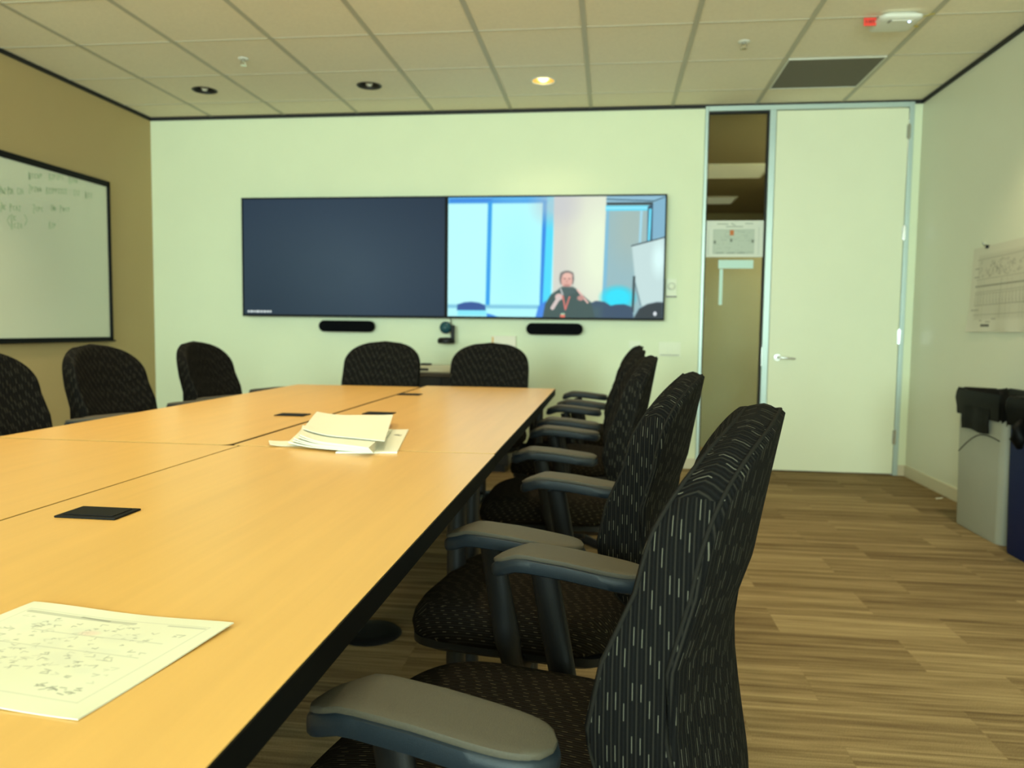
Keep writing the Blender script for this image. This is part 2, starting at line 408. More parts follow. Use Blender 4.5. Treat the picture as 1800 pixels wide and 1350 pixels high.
# wireless access point with its LED and tape
def rrect(hx, hy, r, n=8):
    pts = []
    for cx, cy, a0 in ((hx-r, hy-r, 0), (-hx+r, hy-r, 90), (-hx+r, -hy+r, 180), (hx-r, -hy+r, 270)):
        for k in range(n+1):
            a = math.radians(a0+90*k/n); pts.append((cx+r*math.cos(a), cy+r*math.sin(a)))
    return pts
def add_shell(bm, sections):
    """stack of rounded-rectangle outlines [(hx,hy,r,z)]"""
    rings = [[bm.verts.new((x, y, z)) for x, y in rrect(hx, hy, r)] for hx, hy, r, z in sections]
    n = len(rings[0])
    for a, b in zip(rings, rings[1:]):
        for k in range(n): bm.faces.new((a[k], a[(k+1) % n], b[(k+1) % n], b[k]))
    bm.faces.new(rings[0]); bm.faces.new(rings[-1])
t = thing('access_point', 'white square wireless access point on the ceiling', 'access point', (1.478, 4.475, H-.004), math.radians(2))
bm = new(); add_shell(bm, [(.086, .086, .03, 0), (.092, .092, .03, -.008), (.108, .108, .035, -.016), (.110, .110, .036, -.022), (.106, .106, .034, -.030), (.085, .085, .03, -.038)]); obj('housing', bm, MT['white'], t, smooth=50)
bm = new(); add_box(bm, -.045, .062, -.080, -.045, -.0415, -.034, bev=.003); obj('label_plate', bm, MT['white'], t)
bm = new(); add_box(bm, -.060, -.048, -.080, -.045, -.040, -.034); obj('vent_slot', bm, MT['greyprint'], t)
bm = new(); add_lathe(bm, [(.001, -.0445), (.006, -.044), (.0065, -.041)], (.047, -.065, 0), 16); obj('status_light', bm, MT['led'], t)
def text_mesh(s, size, m, parent, mtx, name='lettering', depth=.0004):
    cu = bpy.data.curves.new(name, 'FONT'); cu.body = s; cu.size = size; cu.extrude = depth; cu.align_x = 'CENTER'; cu.align_y = 'CENTER'
    tmp = bpy.data.objects.new(name, cu); C.objects.link(tmp)
    me = bpy.data.meshes.new_from_object(tmp.evaluated_get(bpy.context.evaluated_depsgraph_get()))
    bpy.data.objects.remove(tmp); me.materials.clear(); me.materials.append(m)
    o = bpy.data.objects.new(name, me); C.objects.link(o)
    o.matrix_world = mtx
    if parent: o.parent = parent
    return o
t = thing('tape_tag', 'small red handwritten tag hanging from the ceiling beside the access point', 'tag', (1.342, 4.452, H-.004), 0)
bm = new(); add_box(bm, -.032, .032, -.0006, .0006, -.042, 0); o = obj('tag', bm, MT['red'], t)
text_mesh('5-003', .021, MT['ink'], t, Matrix.Translation((0, -.0012, -.021)) @ Matrix.Rotation(PI/2, 4, 'X'))
for p0, p1, lb in (((1.592, 4.46), (1.655, 4.42), 'longer yellow tape strip from the access point to the ceiling bar, farther from the door'),
                   ((1.585, 4.555), (1.640, 4.605), 'short yellow tape strip at the access point corner nearer the door')):
    bm = new(); d = Vector((p1[0]-p0[0], p1[1]-p0[1], 0)); nrm = Vector((-d.y, d.x, 0)).normalized()*.007
    a, b = Vector((*p0, H-.009)), Vector((*p1, H-.006))
    q = [a-nrm, a+nrm, b+nrm, b-nrm]
    lo = [bm.verts.new(v) for v in q]; hi = [bm.verts.new(v+Vector((0, 0, .0008))) for v in q]
    bm.faces.new(lo); bm.faces.new(hi)
    for k in range(4): bm.faces.new((lo[k], lo[(k+1) % 4], hi[(k+1) % 4], hi[k]))
    tag(obj('narrow_strip', bm, MT['yellow']), lb, 'tape')

# ------------------------------------------------------------------ raster pictures (screens and prints) as coloured face grids
def raster_obj(name, img, corners, m, parent):
    """img HxWx3 linear, corners tl,tr,br,bl; one face per pixel"""
    h, w = img.shape[:2]; tl, tr, br, bl = [np.array(c, float) for c in corners]
    U, V = np.meshgrid(np.linspace(0, 1, w+1), np.linspace(0, 1, h+1))
    P = ((1-U)*(1-V))[..., None]*tl+(U*(1-V))[..., None]*tr+(U*V)[..., None]*br+((1-U)*V)[..., None]*bl
    P = P.reshape(-1, 3); i = np.arange(h*w); r, c = i//w, i % w; a = r*(w+1)+c
    F = np.stack([a, a+w+1, a+w+2, a+1], 1)
    me = bpy.data.meshes.new(name); me.from_pydata(P.tolist(), [], F.tolist())
    at = me.color_attributes.new('Col', 'FLOAT_COLOR', 'CORNER')
    col = np.ones((h*w, 4, 4), np.float32); col[..., :3] = img.reshape(-1, 1, 3)
    at.data.foreach_set('color', col.ravel()); me.materials.append(m)
    o = bpy.data.objects.new(name, me); C.objects.link(o); o.parent = parent
    return o
class Canvas:
    def __init__(s, w, h, box_, bgc):
        s.w, s.h = w, h; x0, y0, x1, y1 = box_
        s.X, s.Y = np.meshgrid(x0+(np.arange(w)+.5)/w*(x1-x0), y0+(np.arange(h)+.5)/h*(y1-y0))
        s.px = (x1-x0)/w; s.a = np.ones((h, w, 3))*np.array(bgc, float)
    def put(s, m, c):
        m = np.clip(m, 0, 1)[..., None]; s.a = s.a*(1-m)+np.array(c, float)*m
    def poly(s, pts, c, soft=None):
        soft = soft or s.px; ins = np.zeros_like(s.X, bool); dist = np.full_like(s.X, 1e9)
        for (xa, ya), (xb, yb) in zip(pts, pts[1:]+pts[:1]):
            cnd = (ya > s.Y) != (yb > s.Y)
            with np.errstate(divide='ignore', invalid='ignore'):
                ins ^= cnd & (s.X < (xb-xa)*(s.Y-ya)/((yb-ya) if yb != ya else 1e-9)+xa)
            L = max((xb-xa)**2+(yb-ya)**2, 1e-9); tt = np.clip(((s.X-xa)*(xb-xa)+(s.Y-ya)*(yb-ya))/L, 0, 1)
            dist = np.minimum(dist, np.hypot(s.X-xa-tt*(xb-xa), s.Y-ya-tt*(yb-ya)))
        s.put(np.where(ins, .5+dist/soft, .5-dist/soft), c)
    def rect(s, x0, y0, x1, y1, c, soft=None): s.poly([(x0, y0), (x1, y0), (x1, y1), (x0, y1)], c, soft)
    def line(s, pts, wd, c, k=1, soft=None):
        soft = soft or s.px; d = np.full_like(s.X, 1e9)
        for (xa, ya), (xb, yb) in zip(pts, pts[1:]):
            L = max((xb-xa)**2+(yb-ya)**2, 1e-9); tt = np.clip(((s.X-xa)*(xb-xa)+(s.Y-ya)*(yb-ya))/L, 0, 1)
            d = np.minimum(d, np.hypot(s.X-xa-tt*(xb-xa), s.Y-ya-tt*(yb-ya)))
        s.put(k*np.clip((wd/2-d)/soft+.5, 0, 1), c)
    def ell(s, cx, cy, rx, ry, c, soft=.1, k=1):
        d = np.hypot((s.X-cx)/rx, (s.Y-cy)/ry); s.put(k*np.clip((1-d)/soft+.5, 0, 1), c)
    def lin(s):
        a = np.clip(s.a, 0, 255)/255; return np.where(a <= .04045, a/12.92, ((a+.055)/1.055)**2.4)

# ------------------------------------------------------------------ the two wall displays
SY = YF-.085                                   # screen front plane
def on_screen(u, v): p = hit(u, v, 1, SY); return (p.x, p.z)
def display(u0, u1, name, label):
    (xa, zt), (xb, zb) = on_screen(u0, 346), on_screen(u1, 562)
    t = thing('wall_display', label, 'screen', ((xa+xb)/2, SY, (zt+zb)/2))
    return t, xb-xa, zt-zb
SW = []
SZ0, SZ1 = 1.134, 2.074
xl, xm, xr = -2.945, -1.272, .405
for k, (xa, xb, lb) in enumerate(((xl, xm, 'large wall display showing a plain dark blue grey picture'), (xm, xr, 'large wall display showing a live video of a seated person'))):
    t = thing('wall_display', lb, 'screen', ((xa+xb)/2, SY, (SZ0+SZ1)/2)); hw, hh = (xb-xa)/2-.0008, (SZ1-SZ0)/2
    bm = new(); add_box(bm, -hw, hw, .004, .05, -hh, hh, bev=.003); add_box(bm, -.35, .35, .05, .0845, -.25, .25); obj('housing', bm, MT['bezel'], t)
    bm = new(); bz = .012
    for a in ((-hw, hw, hh-bz, hh), (-hw, hw, -hh, -hh+bz+.004), (-hw, -hw+bz, -hh+bz, hh-bz), (hw-bz, hw, -hh+bz, hh-bz)): add_box(bm, a[0], a[1], -.004, .006, a[2], a[3])
    obj('bezel', bm, MT['bezel'], t)
    SW.append((t, hw-bz, hh-bz))
# left picture
t, hw, hh = SW[0]
cv = Canvas(90, 50, (0, 0, 90, 50), (40, 60, 88))
cv.ell(38, 32, 58, 36, (84, 108, 126), 1.6)
cv.ell(5, 50, 30, 30, (52, 74, 90), 1.6, .6)
em = vcol_mat('left_screen_picture', emit=.33); em.node_tree.nodes['Principled BSDF'].inputs['Specular IOR Level'].default_value = .06
raster_obj('picture', cv.lin(), ((-hw, .0005, hh), (hw, .0005, hh), (hw, .0005, -hh), (-hw, .0005, -hh)), em, t)
bm = new(); x = -hw+.03
for wd in (.022, .03, .018, .036, .026, .03, .024, .02):
    add_box(bm, x, x+wd-.006, -.0008, .0002, -hh+.018, -hh+.034); x += wd
obj('caption', bm, mat('caption_glow', (.3, .3, .3), .5, emit=(.45, .5, .55), es=.6), t)
# right picture
t, hw, hh = SW[1]
cv = Canvas(300, 170, (42, 70, 1662, 990), (188, 252, 255))
S = 16
cv.rect(42, 70, 800, 118, (28, 130, 225), 30); cv.rect(380, 60, 830, 98, (70, 170, 235), 30)
cv.rect(42, 118, 345, 905, (186, 252, 255), 14); cv.rect(378, 120, 762, 905, (180, 252, 255), 14)
cv.ell(570, 560, 160, 330, (160, 245, 255), 1.5, .5)
cv.poly([(348, 100), (378, 100), (366, 905), (336, 905)], (0, 150, 236), 14)
cv.poly([(762, 100), (800, 100), (775, 900), (748, 900)], (0, 128, 228), 14)
cv.poly([(796, 70), (850, 70), (830, 880), (770, 900)], (62, 220, 255), 14)
cv.rect(42, 895, 760, 925, (120, 195, 225), 20); cv.rect(42, 925, 760, 990, (176, 250, 255), 14)
cv.rect(120, 930, 340, 980, (130, 235, 255), 20)
cv.poly([(115, 938), (118, 895), (170, 878), (225, 873), (285, 880), (332, 900), (336, 938)], (14, 70, 150), 12)
cv.poly([(345, 990), (345, 962), (380, 970), (440, 990)], (20, 130, 230), 10)
cv.rect(845, 70, 1235, 870, (214, 214, 204), 14); cv.ell(1190, 480, 170, 420, (234, 246, 216), 1.2); cv.ell(860, 140, 140, 120, (196, 198, 206), 1.2, .7)
cv.poly([(1235, 70), (1662, 70), (1662, 990), (1215, 990)], (148, 184, 192), 10)
cv.ell(1420, 300, 130, 240, (160, 184, 180), 1.2)
cv.poly([(1235, 80), (1255, 80), (1245, 850), (1215, 850)], (120, 185, 215), 10)
cv.ell(1330, 835, 112, 80, (0, 225, 255), .7)
cv.poly([(1235, 70), (1662, 70), (1570, 118), (1235, 118)], (140, 188, 212), 8)
cv.line([(1235, 92), (1580, 108), (1662, 78)], 8, (40, 80, 100)); cv.rect(1235, 118, 1572, 136, (12, 28, 40), 10)
cv.rect(1228, 142, 1545, 178, (92, 222, 255), 12); cv.line([(1230, 158), (1545, 158)], 5, (210, 250, 255))
cv.poly([(1572, 120), (1662, 80), (1662, 380), (1565, 410)], (124, 176, 204), 8)
cv.poly([(1535, 150), (1572, 130), (1572, 410), (1535, 418)], (20, 60, 90), 8); cv.poly([(1544, 165), (1564, 165), (1558, 405), (1540, 410)], (100, 225, 255), 8)
cv.poly([(1480, 180), (1500, 180), (1492, 415), (1476, 418)], (160, 215, 235), 8)
cv.poly([(1425, 440), (1662, 378), (1662, 880), (1510, 900), (1455, 700)], (196, 222, 222), 14)
cv.ell(1625, 540, 45, 110, (220, 252, 250), 1.2)
cv.line([(1425, 442), (1662, 378)], 9, (28, 48, 62))
cv.poly([(1440, 670), (1456, 670), (1450, 940), (1434, 940)], (28, 44, 54), 8)
cv.line([(1455, 720), (1500, 890)], 6, (70, 90, 100), .7)
# seated person in the video
cv.poly([(718, 990), (738, 905), (795, 858), (800, 990)], (48, 130, 232), 12)
cv.poly([(1120, 990), (1120, 880), (1170, 858), (1235, 866), (1280, 895), (1320, 885), (1380, 882), (1440, 905), (1450, 990)], (34, 62, 98), 12)
cv.poly([(1450, 990), (1490, 915), (1550, 880), (1620, 864), (1662, 866), (1662, 990)], (16, 28, 48), 12)
cv.rect(1130, 900, 1210, 990, (52, 82, 96), 60)
cv.poly([(772, 990), (790, 885), (832, 812), (905, 762), (1010, 760), (1070, 815), (1135, 872), (1165, 990)], (46, 72, 74), 12)
cv.ell(950, 660, 48, 30, (112, 106, 106), .3); cv.ell(910, 690, 16, 45, (120, 112, 112), .5); cv.ell(990, 690, 14, 45, (120, 112, 112), .5)
cv.ell(950, 705, 42, 58, (226, 172, 160), .22); cv.ell(955, 668, 36, 22, (236, 186, 172), .5)
cv.ell(934, 690, 9, 5, (120, 80, 78), .6, .8); cv.ell(968, 690, 9, 5, (120, 80, 78), .6, .8); cv.ell(950, 712, 8, 10, (200, 140, 130), .6, .6)
cv.ell(950, 742, 24, 10, (190, 126, 118), .7, .8); cv.rect(912, 752, 1000, 775, (80, 92, 92), 16)
cv.poly([(895, 765), (930, 755), (1010, 770), (1020, 800), (925, 830)], (58, 82, 86), 14)
cv.ell(893, 830, 30, 26, (226, 190, 184), .4); cv.line([(890, 840), (845, 915)], 30, (214, 196, 192)); cv.line([(905, 770), (920, 810)], 12, (190, 190, 190))
cv.line([(1032, 778), (1108, 872)], 14, (236, 190, 180)); cv.ell(1055, 838, 26, 20, (196, 140, 134), .5)
cv.line([(922, 825), (942, 925), (972, 830)], 12, (214, 110, 104)); cv.rect(905, 965, 940, 990, (236, 110, 90), 8); cv.rect(910, 955, 938, 966, (190, 230, 190), 8)
cv.ell(1606, 952, 13, 17, (226, 232, 236), .4)
raster_obj('picture', cv.lin(), ((-hw, .0005, hh), (hw, .0005, hh), (hw, .0005, -hh), (-hw, .0005, -hh)), vcol_mat('right_screen_picture', emit=.64), t)

# speakers under the displays
def soundbar(u0, u1, label):
    p, q = hit(u0, 574, 1, YF-.09), hit(u1, 574, 1, YF-.09); w = (q.x-p.x)/2; h = .045
    t = thing('sound_bar', label, 'speaker', ((p.x+q.x)/2, YF-.001, 1.062 if u0 < 700 else 1.060))
    bm = new(); prof = rrect(w, h, h-.001, 10); a = [bm.verts.new((x, -.025, z)) for x, z in prof]; b = [bm.verts.new((x, -.085, z)) for x, z in prof]; c = [bm.verts.new((x*.985, -.095, z*.93)) for x, z in prof]
    n = len(prof)
    for r0, r1 in ((a, b), (b, c)):
        for k in range(n): bm.faces.new((r0[k], r0[(k+1) % n], r1[(k+1) % n], r1[k]))
    bm.faces.new(a); bm.faces.new(c); obj('cabinet', bm, MT['speaker'], t, smooth=50)
    bm = new(); add_box(bm, -.05, .05, -.026, 0, -.02, .02); obj('wall_bracket', bm, MT['metal'], t)
soundbar(560, 655, 'black rounded speaker bar mounted under the dark display')
soundbar(925, 1024, 'black rounded speaker bar mounted under the video display')

# pan-tilt camera on its shelf
cp = hit(786, 592, 1, YF-.1)
t = thing('conference_camera', 'black pan tilt camera with a round lens head on the wall between the displays', 'camera', (cp.x, YF-.001, .945))
bm = new(); add_lathe(bm, [(.001, -.008), (.06, -.008), (.068, .0), (.068, .022), (.055, .036), (.001, .04)], (-.008, -.09, 0), 28); add_box(bm, -.03, .03, -.08, 0, .002, .02); obj('base', bm, MT['plastic'], t, smooth=40)
bm = new(); add_box(bm, .030, .056, -.115, -.06, .02, .135, bev=.008); obj('yoke', bm, MT['plastic'], t)
bm = new(); add_lathe(bm, [(.001, -.05), (.022, -.047), (.040, -.033), (.047, -.01), (.047, .01), (.036, .032), (.001, .042)], (-.014, -.09, .115), 28, 'Y'); o = obj('lens_head', bm, MT['teal'], t, smooth=True)
bm = new(); add_lathe(bm, [(.001, -.0535), (.016, -.052), (.02, -.046)], (-.014, -.09, .115), 24, 'Y'); obj('lens', bm, MT['teal'], o, smooth=True)
bm = new(); add_tube(bm, [(.012, -.03, .19), (.016, -.03, .15), (.03, -.035, .10), (.02, -.03, .03)], .003, 6); obj('cable', bm, MT['plastic'], t, smooth=True)

# wall plates and thermostat
def plate(name, u0, v0, u1, v1, label, cat, m=MT['plate'], d=.008):
    p, q = hit(u0, v0, 1, YF), hit(u1, v1, 1, YF)
    t = thing(name, label, cat, ((p.x+q.x)/2, YF-.0005, (p.z+q.z)/2)); w, h = (q.x-p.x)/2, (p.z-q.z)/2
    bm = new(); add_box(bm, -w, w, -d, 0, -h, h, bev=.002); obj('cover', bm, m, t); return t, w, h
t, w, h = plate('light_switch', 1158, 601, 1196, 627, 'wide white light switch plate beside the sidelight frame', 'light switch')
for k in range(3):
    bm = new(); add_box(bm, -w+.02+k*.046, -w+.054+k*.046, -.012, -.006, -h+.022, h-.018, bev=.002); obj('rocker', bm, MT['plate'], t)
bm = new(); add_box(bm, -w+.012, w-.012, -.0085, -.0078, -h+.008, -h+.014); obj('printed_strip', bm, MT['greyprint'], t)
t, w, h = plate('thermostat', 1171, 490, 1189, 523, 'small white thermostat with a round dial right of the video display', 'thermostat', d=.02)
bm = new(); add_lathe(bm, [(.030, -.019), (.030, -.03), (.024, -.034), (.001, -.034)], (0, 0, .012), 24, 'Y'); obj('dial', bm, MT['plate'], t, smooth=40)
bm = new(); add_lathe(bm, [(.023, -.0345), (.026, -.0355), (.026, -.033)], (0, 0, .012), 24, 'Y', False); obj('dial_ring', bm, MT['greyprint'], t)
bm = new(); add_box(bm, -w, w, -.021, -.019, -h, -h+.012); obj('base_strip', bm, MT['greyprint'], t)
t, w, h = plate('outlet_plate', 1106, 599, 1126, 612, 'blank small wall plate just above the farthest chair backs on the right', 'wall plate')
t, w, h = plate('wall_box', 864, 590, 907, 640, 'cream wall box behind the chair under the video display', 'wall box', mat('cream_plastic', (.80, .74, .60), .5), .03)
bm = new(); add_box(bm, -w+.008, -w+.022, -.034, -.029, h-.06, h-.01); obj('orange_label', bm, mat('orange_label', (.75, .48, .16), .6), t)

# notice, small sign and narrow pale strip on the sidelight glass
GYF = YF+.012
p, q = hit(1241, 388, 1, GYF-.003), hit(1341, 452, 1, GYF-.003)
t = thing('evacuation_notice', 'printed white floor plan notice taped inside the sidelight glass', 'notice', ((p.x+q.x)/2, GYF-.0008, (p.z+q.z)/2)); w, h = (q.x-p.x)/2, (p.z-q.z)/2
bm = new(); add_box(bm, -w, w, -.0012, 0, -h, h); obj('sheet', bm, MT['paper'], t)
cv = Canvas(160, 104, (100, 130, 595, 443), (214, 216, 204))
cv.rect(165, 205, 515, 415, (186, 194, 180), 8)
for a in ((200, 158, 290, 160), (440, 155, 500, 156), (320, 155, 350, 170), (275, 182, 415, 182)): cv.line([a[:2], a[2:]], 9, (150, 158, 146), .8)
rr = random.Random(3)
for k in range(46):
    x, y = rr.uniform(175, 500), rr.uniform(215, 405); L = rr.uniform(15, 60)
    cv.line([(x, y), (x+L, y)] if rr.random() < .6 else [(x, y), (x, y+L*.5)], 4, (150, 160, 150), .5)
for a in ((170, 208, 515, 208), (515, 208, 515, 412), (170, 412, 515, 412), (170, 208, 170, 412), (125, 210, 125, 420), (555, 190, 555, 420)): cv.line([a[:2], a[2:]], 4, (160, 168, 156), .7)
for x, y in ((182, 315), (505, 308), (322, 300)): cv.rect(x-10, y-14, x+8, y+12, (112, 118, 106), 6)
for x in (195, 290, 380): cv.line([(x, 408), (x+60, 405)], 10, (140, 148, 138), .8)
cv.rect(308, 212, 342, 256, (196, 110, 52), 6)
raster_obj('printed_plan', cv.lin(), ((-w, -.0016, h), (w, -.0016, h), (w, -.0016, -h), (-w, -.0016, -h)), vcol_mat('notice_print'), t)
p, q = hit(1263, 457, 1, GYF-.003), hit(1324, 472, 1, GYF-.003)
bm = new(); add_box(bm, p.x, q.x, GYF-.004, GYF-.001, q.z, p.z, bev=.001); tag(obj('room_sign', bm, MT['sign']), 'small pale blue blank sign on the glass under the notice', 'sign')
p, q = hit(1265, 473, 1, GYF-.003), hit(1269, 536, 1, GYF-.003)
bm = new(); add_box(bm, p.x, q.x, GYF-.0022, GYF-.001, q.z, p.z); tag(obj('narrow_strip', bm, MT['sign']), 'thin pale vertical strip on the glass below the small blue sign', 'tape')

# ------------------------------------------------------------------ whiteboard on the left wall
t = thing('whiteboard', 'black framed whiteboard with faint green handwriting on the tan wall', 'whiteboard', (XL+.001, 4.21, 1.52))
by0, by1, bz0, bz1 = 3.0-4.21, 5.455-4.21, .925-1.52, 2.118-1.52
bm = new(); add_box(bm, 0, .014, by0+.02, by1-.02, bz0+.02, bz1-.02); obj('writing_surface', bm, MT['board'], t)
bm = new()
for a in ((by0, by1, bz1-.042, bz1), (by0, by1, bz0, bz0+.034), (by0, by0+.028, bz0, bz1), (by1-.028, by1, bz0, bz1)): add_box(bm, 0, .024, *a, bev=.003)
add_box(bm, .02, .045, by0+.1, by1-.004, bz0, bz0+.012, bev=.003)
obj('frame', bm, MT['bezel'], t)
rr = random.Random(5)
def ribbon(bm, pts, wd, x):
    for a, b in zip(pts, pts[1:]):
        d = Vector((0, b[0]-a[0], b[1]-a[1]))
        if d.length < 1e-5: continue
        n = Vector((0, -d.z, d.y)).normalized()*wd/2
        A, B = Vector((x, *a)), Vector((x, *b))
        bm.faces.new([bm.verts.new(v) for v in (A-n, B-n, B+n, A+n)])
words = [(400, 600, 385), (680, 900, 400), (960, 1090, 450), (0, 80, 595), (110, 180, 600), (240, 330, 600), (400, 590, 570), (640, 940, 595), (1030, 1120, 622), (1190, 1300, 655),
         (0, 80, 822), (140, 300, 835), (460, 610, 850), (710, 775, 835), (840, 990, 852), (150, 220, 972), (150, 325, 1080), (680, 790, 1080)]
for u0, u1, v in words:
    a, b = hit(u0/7.94, 260+v/7.94, 0, XL+.015), hit(u1/7.94, 260+v/7.94+1, 0, XL+.015)
    bm = new(); n = max(3, int((b.y-a.y)/.022)); hh = .026
    for k in range(n):
        y = a.y+(b.y-a.y)*k/n-4.21; z = a.z+(b.z-a.z)*k/n-1.52; g = .016
        pts = rr.choice([[(0, -1), (0, 1), (.9, .6), (0, 0)], [(0, 1), (.9, 1), (.1, -1), (.9, -1)], [(.9, .8), (.1, .6), (.1, -.6), (.9, -.8)], [(0, -1), (.45, 1), (.9, -1)], [(0, 1), (.2, -1), (.6, .6), (.9, -1)]])
        ribbon(bm, [(y+p*g, z+q*hh*(.6 if k else 1)) for p, q in pts], .006, .0146)
    obj('handwritten_word', bm, MT['greenink'], t)
for u, s in ((100, 1), (372, -1)):
    a, b = hit(u/7.94, 260+935/7.94, 0, XL+.015), hit(u/7.94, 260+1085/7.94, 0, XL+.015)
    bm = new(); ribbon(bm, [(a.y-4.21+.02*s, a.z-1.52), (a.y-4.21, a.z-1.55), (a.y-4.21, b.z-1.49), (a.y-4.21+.02*s, b.z-1.52)], .006, .0146)
    obj('handwritten_bracket', bm, MT['greenink'], t)

# ------------------------------------------------------------------ drawing pinned to the right wall
ya, yb, zt_, zb_ = 5.085, 4.05, 1.578, 1.074
t = thing('wall_drawing', 'large printed line drawing clipped to the right wall', 'drawing', (XR-.001, 4.57, 1.326))
cv = Canvas(230, 120, (0, 0, 460, 240), (212, 208, 190))
rr = random.Random(11)
cv.rect(34, 24, 460, 205, (200, 196, 178), 10)
for y, k in ((36, .45), (92, .4), (112, .45), (128, .5), (134, .35), (165, .5), (192, .45)): cv.line([(28, y), (460, y-4)], 1.6, (120, 116, 104), k)
for x in range(28, 460, 8): cv.rect(x, 108, x+4, 113, (110, 106, 96), 1.5)
for x in range(30, 460, 16): cv.line([(x, 132), (x, 165)], 1.4, (120, 116, 104), .55); cv.line([(x, 150), (x+8, 165)], 1.4, (130, 126, 112), .4)
for k in range(90):
    x, y = rr.gauss(140, 60) % 440+15, rr.uniform(45, 85); cv.line([(x, y), (x+rr.uniform(-9, 9), y+rr.uniform(-9, 9)), (x+rr.uniform(-6, 12), y+rr.uniform(-8, 8))], 1.5, (128, 124, 112), .5)
for k in range(14): x = rr.uniform(50, 440); cv.line([(x, 95), (x, 200)], 1.6, (150, 146, 130), .35)
for x, y, L in ((20, 60, 20), (18, 84, 26), (14, 178, 40), (66, 208, 10), (98, 212, 20), (126, 204, 18)): cv.line([(x, y), (x+L, y)], 3, (130, 126, 114), .6)
cv.rect(74, 219, 116, 225, (80, 78, 72), 2)
pm = vcol_mat('drawing_print', .8)
o = raster_obj('printed_sheet', cv.lin(), ((-.004, ya-4.57, zt_-1.326), (-.004, yb-4.57, zt_-1.326+.01), (-.004, yb-4.57, zb_-1.326), (-.004, ya+.035-4.57, zb_-1.326)), pm, t)
for v in o.data.vertices:                      # the sheet hangs a little proud of the wall and curls at its free corner
    y, z = v.co.y, v.co.z
    e = max(0, (y-.40)/.15); dn = max(0, (-z)/.25)
    v.co.x -= .004+.014*dn*dn*e+.003*math.sin(y*21)*dn
for p in o.data.polygons: p.use_smooth = True
c = hit(1735, 434, 0, XR-.012)
k = thing('binder_clip', 'small black and silver clip holding the top corner of the wall drawing', 'clip', (XR-.012, c.y, c.z))
bm = new(); add_prism(bm, [(-.012, -.014), (.009, -.014), (.009, .014), (-.002, .014)], -.008, .010); obj('jaw', bm, MT['plastic'], k)
bm = new(); add_tube(bm, [(-.010, -.008, .006), (-.022, -.006, .022), (-.026, 0, .028), (-.022, .006, .022), (-.010, .008, .006)], .0022, 8); obj('handle', bm, MT['chrome'], k, smooth=True)

# ------------------------------------------------------------------ conference tables
TZ = .74
def round_corner_poly(x0, x1, y0, y1, r, corner):
    pts = []
    for nm, (cx, cy), a0 in (('ne', (x1, y1), 0), ('nw', (x0, y1), 90), ('sw', (x0, y0), 180), ('se', (x1, y0), 270)):
        rr_ = r if nm == corner else .006
        sx, sy = (-1 if cx == x1 else 1), (-1 if cy == y1 else 1)
        for k in range(7):
            a = math.radians(a0+15*k); pts.append((cx+sx*rr_+rr_*math.cos(a), cy+sy*rr_+rr_*math.sin(a)))
    return pts
def table(x0, x1, y0, y1, label, corner=None, grommets=()):
    cx, cy = (x0+x1)/2, (y0+y1)/2
    t = thing('conference_table', label, 'table', (cx, cy, 0), 0, 'conference table sections')
    L = lambda a: [(x-cx, y-cy) for x, y in a]
    poly = L(round_corner_poly(x0+.002, x1-.002, y0+.002, y1-.002, .03, corner))
    bm = new(); add_prism(bm, poly, TZ-.0012, TZ); obj('tabletop', bm, MT['laminate'], t)
    poly = L(round_corner_poly(x0, x1, y0, y1, .03, corner))
    bm = new(); add_prism(bm, poly, TZ-.034, TZ-.0013); obj('edge_band', bm, MT['edge'], t)
    hx, hy = (x1-x0)/2, (y1-y0)/2
    bm = new()
    for s in (-1, 1): add_box(bm, s*(hx-.08)-.02, s*(hx-.08)+.02, -hy+.1, hy-.1, TZ-.08, TZ-.035, bev=.003)
    obj('support_rail', bm, MT['metal'], t)
    for s in (-1, 1):
        for q in (-1, 1):
            bm = new(); add_tube(bm, [(s*(hx-.08), q*(hy-.10), .03), (s*(hx-.08), q*(hy-.10), TZ-.036)], .024, 16)
            add_lathe(bm, [(.024, .035), (.026, .02), (.03, .006), (.03, 0)], (s*(hx-.08), q*(hy-.10), 0), 16); obj('leg', bm, MT['metal'], t, smooth=40)
    if y0 < 0: box('light_blocking_panel', MT['metal'], t, -hx+.05, hx-.05, -hy+.03, -hy+.05, .01, TZ-.036)  # unseen panel added to keep window light off the carpet under the table
    for gx, gy in grommets:
        bm = new(); add_box(bm, gx-cx-.054, gx-cx+.054, gy-cy-.036, gy-cy+.036, TZ+.0002, TZ+.0035, bev=.0012); g = obj('power_grommet', bm, MT['bezel'], t)
        bm = new(); add_box(bm, gx-cx-.044, gx-cx+.044, gy-cy-.026, gy-cy+.026, TZ+.0036, TZ+.0048, bev=.0005); obj('lid', bm, MT['bezel'], g)
    return t
table(-.968, -.281, -.30, 1.928, 'maple table section carrying the single printed sheet in the foreground', None, ((-.845, 1.181),))
table(-1.684, -.970, -.30, 1.928, 'bare maple table section at the left edge of the photo, nearest the camera', None)
table(-.992, -.283, 1.934, 4.135, 'maple table section carrying the pile of papers, along the right chairs', None, ((-.836, 2.745), (-.985+.05, 3.56)))
table(-1.690, -1.002, 1.936, 4.045, 'maple table section with a rounded corner beside the left far chairs', 'se', ((-1.120, 2.63),))

